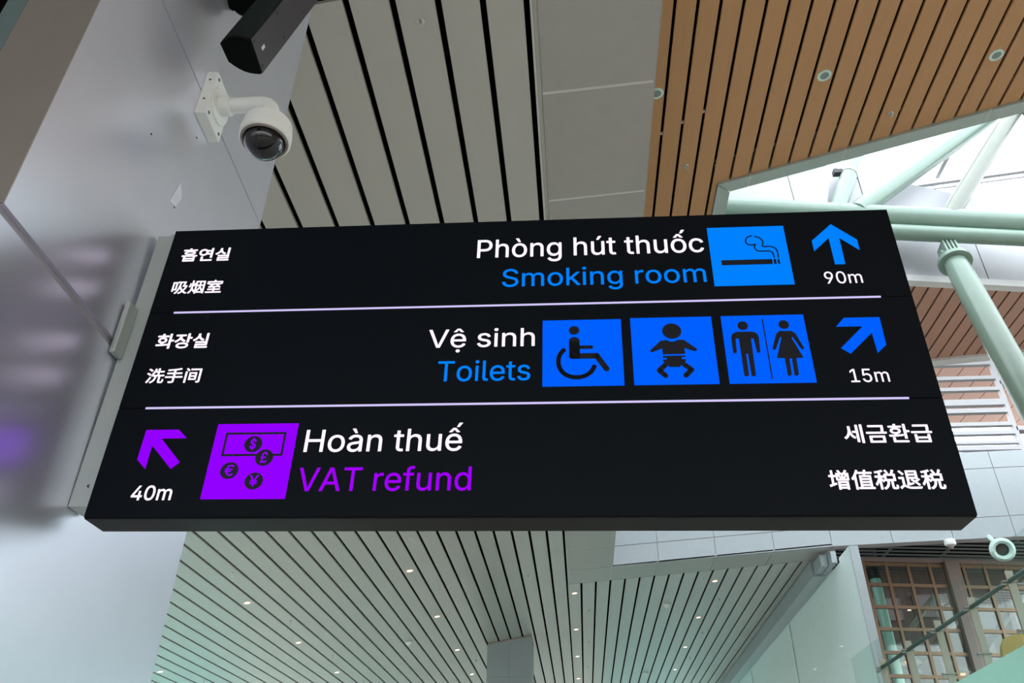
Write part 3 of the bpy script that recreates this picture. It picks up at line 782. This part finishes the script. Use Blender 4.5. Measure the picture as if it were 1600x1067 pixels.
def flat_poly(name, polys, m, parent, d, t=.0012):
    """polygons in sign plane joined to one mesh"""
    mb = MB()
    for p in polys:
        n_ = len(p); tri = [tuple(q) for q in tessellate_polygon([[Vector((a, b, 0)) for a, b in p]])]
        v = [(a, d, b) for a, b in p] + [(a, d + t, b) for a, b in p]
        mb.add(v, tri + [tuple(i + n_ for i in reversed(q)) for q in tri] + [(i, (i + 1) % n_, (i + 1) % n_ + n_, i + n_) for i in range(n_)])
    return mb.build(name, m, parent)
def disc(c, ru, rv, n=28): return [(c[0] + ru * math.cos(2 * math.pi * k / n), c[1] + rv * math.sin(2 * math.pi * k / n)) for k in range(n)]
def stroke(pts, wd, capped=True):
    """thick round polyline as overlapping quads and discs"""
    out_ = []
    for (a, b) in zip(pts[:-1], pts[1:]):
        dx, dy = b[0] - a[0], b[1] - a[1]; l_ = math.hypot(dx, dy) or 1; nx, ny = -dy / l_ * wd / 2, dx / l_ * wd / 2
        out_.append([(a[0] + nx, a[1] + ny), (a[0] - nx, a[1] - ny), (b[0] - nx, b[1] - ny), (b[0] + nx, b[1] + ny)])
    rng = pts if capped else pts[1:-1]
    for p in rng: out_.append(disc(p, wd / 2, wd / 2, 16))
    return out_
def smooth_pts(pts, k=4):
    res = []
    for i in range(len(pts) - 1):
        p0 = pts[max(i - 1, 0)]; p1 = pts[i]; p2 = pts[i + 1]; p3 = pts[min(i + 2, len(pts) - 1)]
        for j in range(k):
            t = j / k
            res.append(tuple(.5 * ((2 * p1[c]) + (-p0[c] + p2[c]) * t + (2 * p0[c] - 5 * p1[c] + 4 * p2[c] - p3[c]) * t * t + (-p0[c] + 3 * p1[c] - 3 * p2[c] + p3[c]) * t ** 3) for c in (0, 1)))
    return res + [pts[-1]]
def square(x0, x1, z0, z1, m, label):
    o = box('pictogram_panel', x0, x1, -.0022, .002, z0, z1, m, sign); o['label'] = label; return o
sq_s = square(2.2495, 2.5518, .9263, 1.2186, 'lit_blue_light', 'bright blue smoking pictogram square')
sq_w = square(1.5861, 1.8827, .4934, .7824, 'lit_blue', 'blue wheelchair pictogram square')
sq_b = square(1.9178, 2.2203, .4939, .7853, 'lit_blue', 'blue baby care pictogram square')
sq_m = square(2.2558, 2.5589, .4936, .7858, 'lit_blue', 'blue man and woman pictogram square')
sq_r = square(.4027, .7038, .0674, .3565, 'lit_purple', 'purple tax refund pictogram square')
DI = -.0036
# smoking
pol = [[(2.2882, 1.0501), (2.4840, 1.0501), (2.4840, 1.0262), (2.2882, 1.0262)], [(2.4893, 1.0501), (2.4988, 1.0501), (2.4988, 1.0262), (2.4893, 1.0262)], [(2.5047, 1.0501), (2.5118, 1.0501), (2.5118, 1.0262), (2.5047, 1.0262)]]
flat_poly('cigarette', pol, 'icon_black', sq_s, DI)
s1 = [(2.4217, 1.1705), (2.4065, 1.166), (2.3968, 1.1548), (2.3942, 1.1421), (2.3993, 1.1292), (2.4131, 1.1236), (2.4308, 1.1255), (2.4249, 1.1175), (2.4262, 1.1061), (2.4379, 1.0925), (2.4808, 1.0904), (2.4912, 1.0794), (2.4935, 1.0588)]
s2 = [(2.4334, 1.1669), (2.4516, 1.1579), (2.4611, 1.1384), (2.4573, 1.1151), (2.4842, 1.1141), (2.5043, 1.1039), (2.5099, 1.0862), (2.5095, 1.0588)]
flat_poly('smoke_curl', stroke(smooth_pts(s1), .0052) + stroke(smooth_pts(s2), .0052), 'icon_black', sq_s, DI)
# wheelchair
pol = [disc((1.7050, .7345), .0196, .0193)]
pol += stroke([(1.7050, .6850), (1.7050, .6300)], .040) + stroke([(1.6960, .6205), (1.7864, .6205)], .0235) + stroke([(1.7864, .6205), (1.8208, .5640)], .0215)
pol += stroke([(1.7244, .6590), (1.7674, .6588)], .0145)
pol += [[(1.685, .672), (1.725, .672), (1.725, .609), (1.697, .609), (1.685, .622)]]
flat_poly('seated_figure', pol, 'icon_black', sq_w, DI)
wh = [(1.6676, .6510), (1.6530, .6320), (1.6455, .6080), (1.6464, .5819), (1.6560, .5580), (1.6700, .5430), (1.6900, .5330), (1.7144, .5300), (1.7400, .5350), (1.7640, .5520), (1.7785, .5790)]
flat_poly('wheel', stroke(smooth_pts(wh), .0170, False), 'icon_black', sq_w, DI)
# baby
body = [(2.0244, .6802), (2.0465, .6832), (2.0560, .6775), (2.0680, .6755), (2.0790, .6775), (2.0877, .6834), (2.1095, .6829), (2.1539, .6426), (2.1530, .6350), (2.1450, .6330), (2.1087, .6471), (2.1103, .6219), (2.0287, .6213), (2.0278, .6471), (1.9919, .6318), (1.9850, .6330), (1.9845, .6400)]
diaper = [(2.0282, .6145), (2.1097, .615), (2.1092, .6094), (2.0957, .6085), (2.095, .6001), (2.1101, .5986), (2.1081, .5868), (2.085, .5666), (2.0494, .5673), (2.0274, .5913), (2.028, .5986), (2.0415, .5995), (2.042, .6068), (2.0276, .6065)]
flat_poly('infant_figure', [disc((2.0690, .7226), .0352, .0340), body] + stroke([(2.0332, .5745), (2.0110, .5530), (2.0323, .5310)], .0190) + stroke([(2.1046, .5746), (2.1270, .5546), (2.1050, .5310)], .0190), 'icon_black', sq_b, DI)
flat_poly('nappy', [diaper], 'icon_black', sq_b, DI)
# man, line, woman
man = [(2.3082, .7133), (2.3611, .7132), (2.3740, .7090), (2.3810, .7000), (2.3836, .6853), (2.3806, .6252), (2.3747, .6197), (2.3689, .6226), (2.3642, .6828), (2.3547, .6831), (2.352, .5283), (2.346, .5219), (2.3362, .5248), (2.3352, .6177), (2.3286, .6178), (2.3272, .5271), (2.3195, .5218), (2.3107, .5252), (2.3108, .6841), (2.2989, .6843), (2.2963, .6242), (2.2895, .6192), (2.2829, .6233), (2.2834, .6876), (2.2870, .7010), (2.2960, .7095)]
woman = [(2.4617, .7137), (2.5045, .7126), (2.5172, .7024), (2.5383, .6377), (2.5341, .6321), (2.5282, .6333), (2.5052, .6865), (2.5001, .6843), (2.5297, .5967), (2.5039, .5961), (2.5022, .5283), (2.4952, .5218), (2.4864, .5242), (2.4883, .5948), (2.479, .595), (2.4776, .5271), (2.4698, .5212), (2.4632, .5235), (2.463, .597), (2.4359, .5975), (2.4646, .6851), (2.4602, .6875), (2.4384, .6364), (2.4306, .6315), (2.4252, .6367), (2.4479, .7012)]
flat_poly('man_figure', [disc((2.3318, .7404), .0188, .0190), man], 'icon_black', sq_m, DI)
flat_poly('woman_figure', [disc((2.4817, .7414), .0188, .0190), woman], 'icon_black', sq_m, DI)
flat_poly('dividing_line', [[(2.4050, .7690), (2.4092, .7690), (2.4090, .5110), (2.4048, .5110)]], 'icon_black', sq_m, DI)
# refund: banknote and coins
x0, x1, z0, z1 = .4414, .6655, .2284, .3214; t_ = .0080
flat_poly('banknote', [[(x0, z1), (x1, z1), (x1, z1 - t_), (x0, z1 - t_)], [(x0, z0 + t_), (x1, z0 + t_), (x1, z0), (x0, z0)],
                       [(x0, z1 - t_), (x0 + t_, z1 - t_), (x0 + t_, z0 + t_), (x0, z0 + t_)], [(x1 - t_, z1 - t_), (x1, z1 - t_), (x1, z0 + t_), (x1 - t_, z0 + t_)]], 'icon_black', sq_r, DI)
for (c, s) in (((.551, .2744), '$'), ((.6013, .2216), '£'), ((.4845, .173), '€'), ((.5813, .1332), '¥')):
    co = flat_poly('coin', [disc(c, .0325, .0315, 36)], 'icon_black', sq_r, DI - .0006)
    hw = .0115 if s in '$£' else .0165
    tm = text(s, c[0] - hw, c[0] + hw, c[1] - (.025 if s == '$' else .021), c[1] + (.025 if s == '$' else .021), 'lit_purple', .02, parent=sq_r, d=DI - .002)
    tm.name = 'currency_mark'
# arrows
flat_poly('arrow', [[(2.739, 1.2197), (2.8253, 1.1363), (2.8249, 1.0844), (2.7587, 1.1490), (2.7575, 1.0174), (2.7190, 1.0175), (2.7180, 1.1490), (2.6519, 1.0850), (2.6510, 1.1370)]], 'lit_blue_light', sign, -.0022)['label'] = 'light blue arrow pointing up'
flat_poly('arrow', [[(2.7034, .7670), (2.8316, .7668), (2.8301, .6458), (2.7933, .6117), (2.7905, .6990), (2.6987, .6109), (2.6692, .6355), (2.7635, .7280), (2.6689, .7286)]], 'lit_blue', sign, -.0022)['label'] = 'blue arrow pointing up right'
flat_poly('arrow', [[(.1348, .3366), (.2587, .3364), (.2963, .3017), (.202, .3014), (.2946, .207), (.2671, .1819), (.1740, .2740), (.1731, .1816), (.1332, .2187)]], 'lit_purple', sign, -.0022)['label'] = 'purple arrow pointing up left'

# ------------------------------------------------------------------ dome camera on the pillar
cp = Vector((pfx(2.655), 2.655, 3.20))
sc = thing('security_camera', 'white dome security camera with a smoked glass dome on a square plate, on the pillar', 'camera', cp)
yaw = Matrix.Rotation(math.atan(-PA), 4, 'Z')
pb = box('mounting_plate', .0, .058, -.098, .098, -.150, .150, 'cam_white', sc, .004); pb.matrix_local = yaw
for (y, z) in ((-.07, .12), (-.07, -.12), (.07, .12), (.07, -.12)):
    mb = MB(); mb.tube([(.057, y, z), (.0595, y, z)], .009, 12); o = mb.build('screw_hole', 'screw_dark', sc); o.matrix_local = yaw
for z in (.09, -.05):
    mb = MB(); mb.tube([(.028, -.099, z), (.028, -.0965, z)], .006, 10); o = mb.build('screw_hole', 'screw_dark', sc); o.matrix_local = yaw
mb = MB(); mb.tube([(.028, -.0988, .02), (.028, -.097, .02)], .026, 24); o = mb.build('knockout_cap', 'cam_white', sc); o.matrix_local = yaw
mb = MB(); mb.lathe([(.0, .0), (.095, .0), (.095, .008), (.088, .013), (0, .013)], (.058, 0, 0), axis=(1, 0, 0), n=40); smooth_by_angle(mb.build('arm_flange', 'cam_white', sc), .6)
mb = MB(); mb.lathe([(.050, .0), (.050, .052), (.046, .056), (.0, .056)], (.070, 0, 0), axis=(1, 0, 0), n=32); smooth_by_angle(mb.build('arm_collar', 'cam_white', sc), .6)
HX = .345; hz = -.200       # dome head centre relative to the plate
arc = [(.12, 0, 0)] + [(HX - .07 + .07 * math.sin(a), 0, -.07 + .07 * math.cos(a)) for a in [k * math.pi / 2 / 8 for k in range(9)]] + [(HX, 0, hz + .07)]
mb = MB(); mb.tube(arc, .039, 28); smooth_by_angle(mb.build('arm', 'cam_white', sc), .7)
mb = MB(); mb.lathe([(0, .085), (.05, .083), (.095, .068), (.115, .045), (.124, -.020), (.124, -.060), (.116, -.068), (.104, -.066)], (HX, 0, hz), n=48)
smooth_by_angle(mb.build('housing', 'cam_white', sc), .5)
mb = MB(); mb.lathe([(.116, -.064), (.112, -.075), (.102, -.075), (.098, -.062)], (HX, 0, hz), n=48); smooth_by_angle(mb.build('rim', 'cam_rim', sc), .6)
prof = [(.098 * math.cos(a), -.066 - .098 * math.sin(a)) for a in [k * math.pi / 2 / 12 for k in range(13)]]
mb = MB(); mb.lathe(prof, (HX, 0, hz), n=48); mb.build('dome', 'dome_black', sc, True)

# ------------------------------------------------------------------ column speaker
dv = Vector((.227, .102, .969)).normalized()
A_, B_, C_, D_ = [Vector(q) for q in ((-1.690, 2.441, 3.413), (-1.522, 2.412, 3.377), (-1.525, 2.597, 3.358), (-1.683, 2.543, 3.401))]
cen = (A_ + B_ + C_ + D_) / 4
sp = thing('column_speaker', 'long black column loudspeaker tilted above the dome camera, cut by the top edge', 'speaker', cen)
def bulge(p, q, amt, n=6):
    mid = (p + q) / 2; out_dir = (mid - cen); out_dir -= (q - p).normalized() * out_dir.dot((q - p).normalized()); out_dir.normalize()
    return [p + (q - p) * (k / n) + out_dir * amt * math.sin(math.pi * k / n) for k in range(n)]
ring = [p - cen for p in bulge(A_, B_, .022) + [B_] + bulge(C_, D_, .022) + [D_]]
prism('body', ring, dv * 1.25, 'speaker_black', sp)
def offs(p, k): return cen + (p - cen) * k - cen
inner = [p * .93 for p in ring]
o = prism('end_cap', [p + dv * -.006 for p in inner], dv * .006, 'speaker_black', sp)
# grille on the curved side, metal face on the flat side
gb = bulge(A_, B_, .0235, 8) + [B_]
mb = MB(); v = []
for p in gb:
    q = p - cen
    v += [q * 1.012 + dv * .02, q * 1.012 + dv * 1.2]
f_ = [(2 * i, 2 * i + 1, 2 * i + 3, 2 * i + 2) for i in range(len(gb) - 1)]
mb.add(v, f_); o = mb.build('grille', 'speaker_grille', sp, True)
md = o.modifiers.new('thick', 'SOLIDIFY'); md.thickness = .003
outn = ((B_ + C_) / 2 - cen).normalized()
fc0 = [B_ - cen + dv * .012, C_ - cen + dv * .012, C_ - cen + dv * 1.24, B_ - cen + dv * 1.24]
prism('face_plate', [p + outn * .001 for p in fc0], outn * .004, 'speaker_face', sp)
side_v = (C_ - B_).normalized()
for along, s_ in ((.035, .12), (.035, .85), (.30, .12), (.30, .85), (.56, .12), (.56, .85)):
    p = B_ - cen + side_v * (.187 * s_) + dv * along + outn * .004
    mb = MB(); mb.tube([p, p + outn * .004], .009, 14); mb.build('screw', 'screw_dark', sp)
p = B_ - cen + side_v * .085 + dv * .085 + outn * .0055
q4 = [p + side_v * a + dv * b for a, b in ((-.009, -.016), (.009, -.016), (.009, .016), (-.009, .016))]
prism('badge', q4, outn * .002, 'paint_white', sp)['label'] = 'small white square badge'
# wall bracket
bq = Vector((-1.80, 2.58, 3.95)) - cen
mb = MB(); mb.tube([Vector((pfx(2.56), 2.56, 3.93)) - cen, Vector((-1.62, 2.52, 3.93)) - cen], .045, 20); mb.tube([Vector((-1.70, 2.55, 3.86)) - cen, Vector((-1.70, 2.55, 4.05)) - cen], .055, 20)
smooth_by_angle(mb.build('bracket', 'speaker_black', sp), .6)

# ------------------------------------------------------------------ ceiling fixtures
def downlight(x, y, z, slope, label, group, rr=.085, ring='lamp_ring_glow', lens='lamp_warm'):
    nrm = Vector((slope, 0, -1)).normalized()
    t = thing('downlight', label, 'lamp', (x, y, z), group)
    mb = MB(); mb.lathe([(rr * .62, .004), (rr * .80, .008), (rr, .004), (rr, -.002), (rr * .62, -.002)], (0, 0, 0), axis=nrm, n=28); smooth_by_angle(mb.build('trim_ring', ring, t), .8)
    mb = MB(); mb.lathe([(0, .003), (rr * .64, .003), (rr * .64, 0), (0, 0)], (0, 0, 0), axis=nrm, n=24); mb.build('lens', lens, t)
    return t
G1 = 'lit downlights in the far grey slat ceiling'
order = ['nearest', 'second nearest', 'third nearest', 'farthest visible']
for k, y in enumerate((16.67, 20.27, 23.94)):
    downlight(-6.91, y, zl(-6.91), .184, '%s lit downlight in the row furthest left of the far column, under the sign' % order[k], G1)
downlight(-10.36, 20.45, zl(-10.36), .184, 'lone lit downlight close to the silver pillar at the bottom left', G1)
for k, y in enumerate((16.64, 20.36, 24.08, 27.61)):
    downlight(-3.51, y, zl(-3.51), .184, '%s lit downlight in the row leading to the left side of the far column' % order[k], G1)
for k, y in enumerate((20.71, 24.46, 28.1, 31.88)):
    downlight(-.085, y, zr(-.085), .087, '%s lit downlight in the row just right of the far column' % order[k], G1)
for k, y in enumerate((20.84, 24.43, 28.23, 31.91)):
    downlight(3.475, y, zr(3.475), .087, '%s lit downlight in the rightmost row, towards the aqua wall' % order[k], G1)
G2 = 'unlit downlights in the wood ceiling'
for (x, y, lab) in ((.898, 5.247, 'unlit pale green downlight half hidden by the grey border, in the first wood slat'),
                    (2.481, 5.25, 'unlit pale green ringed downlight in the middle of the wood slat ceiling'),
                    (4.078, 5.229, 'unlit pale green ringed downlight at the top right of the wood slat ceiling')):
    downlight(x, y, zw(x), .0816, lab, G2, rr=.066, ring='lamp_ring', lens='lamp_inner')
def sprinkler(x, y, z, slope, label, group, s=1.0):
    nrm = Vector((slope, 0, -1)).normalized(); t = thing('sprinkler', label, 'sprinkler', (x, y, z), group)
    mb = MB(); mb.lathe([(0, .004), (.030 * s, .004), (.040 * s, -.002), (0, -.002)], (0, 0, 0), axis=nrm, n=20); mb.build('escutcheon', 'chrome', t, True)
    mb = MB(); mb.lathe([(.010 * s, .0), (.010 * s, .03 * s), (.004 * s, .045 * s), (.020 * s, .047 * s), (.020 * s, .050 * s), (0, .05 * s)], (0, 0, 0), axis=nrm, n=12); mb.build('head', 'chrome', t)
sprinkler(-1.1, 3.92, zl(-1.1), .184, 'chrome sprinkler between two grey slat gaps at the top centre', 'sprinklers in the ceiling', 1.05)
sprinkler(1.28, 6.253, zw(1.28), .0816, 'chrome sprinkler low at the left of the wood ceiling', 'sprinklers in the ceiling', .75)
sprinkler(3.282, 5.82, zw(3.282), .0816, 'chrome sprinkler in the wood ceiling near the roof light frame', 'sprinklers in the ceiling', .8)
G3 = 'small sprinklers in the far grey slat ceiling'
for row, (xx, ys, nm) in enumerate(((-6.56, (14.86, 18.47, 22.11, 25.66), 'beside the leftmost row of downlights'), (-3.16, (14.84, 18.35, 22.14, 25.78), 'in the row left of the far column'),
                                    (.28, (22.46, 26.13, 29.9), 'right of the far column'), (3.82, (22.59, 26.35, 29.99), 'near the aqua wall'))):
    zf, sl = (zl, .184) if xx < -.3 else (zr, .087)
    for k, y in enumerate(ys):
        sprinkler(xx, y, zf(xx), sl, '%s small sprinkler %s' % (order[k], nm), G3, 1.0)
for (x, y, lab) in ((-9.96, 22.15, 'small sprinkler at the bottom left beyond the lone downlight'), (-1.13, 18.57, 'small sprinkler just above the far column'), (3.14, 20.45, 'small sprinkler beside the nearest downlight of the rightmost row')):
    zf, sl = (zl, .184) if x < -.3 else (zr, .087)
    sprinkler(x, y, zf(x), sl, lab, G3, 1.3)
for (x, y, lab) in ((-4.551, 22.235, 'white smoke detector left of the far column'), (2.412, 22.659, 'white smoke detector in the middle of the far right slats, nearer one'), (2.401, 31.927, 'white smoke detector in the far right slats, farther one')):
    zf, sl = (zl, .184) if x < -.3 else (zr, .087); nrm = Vector((sl, 0, -1)).normalized()
    t = thing('smoke_detector', lab, 'detector', (x, y, zf(x)))
    mb = MB(); mb.lathe([(0, -.002), (.10, -.002), (.10, .02), (.085, .035)], (0, 0, 0), axis=nrm, n=24); mb.build('base', 'cam_white', t, True)
    mb = MB(); mb.lathe([(.085, .035), (.07, .06), (.03, .08), (0, .082)], (0, 0, 0), axis=nrm, n=24); mb.build('cover', 'cam_white', t, True)
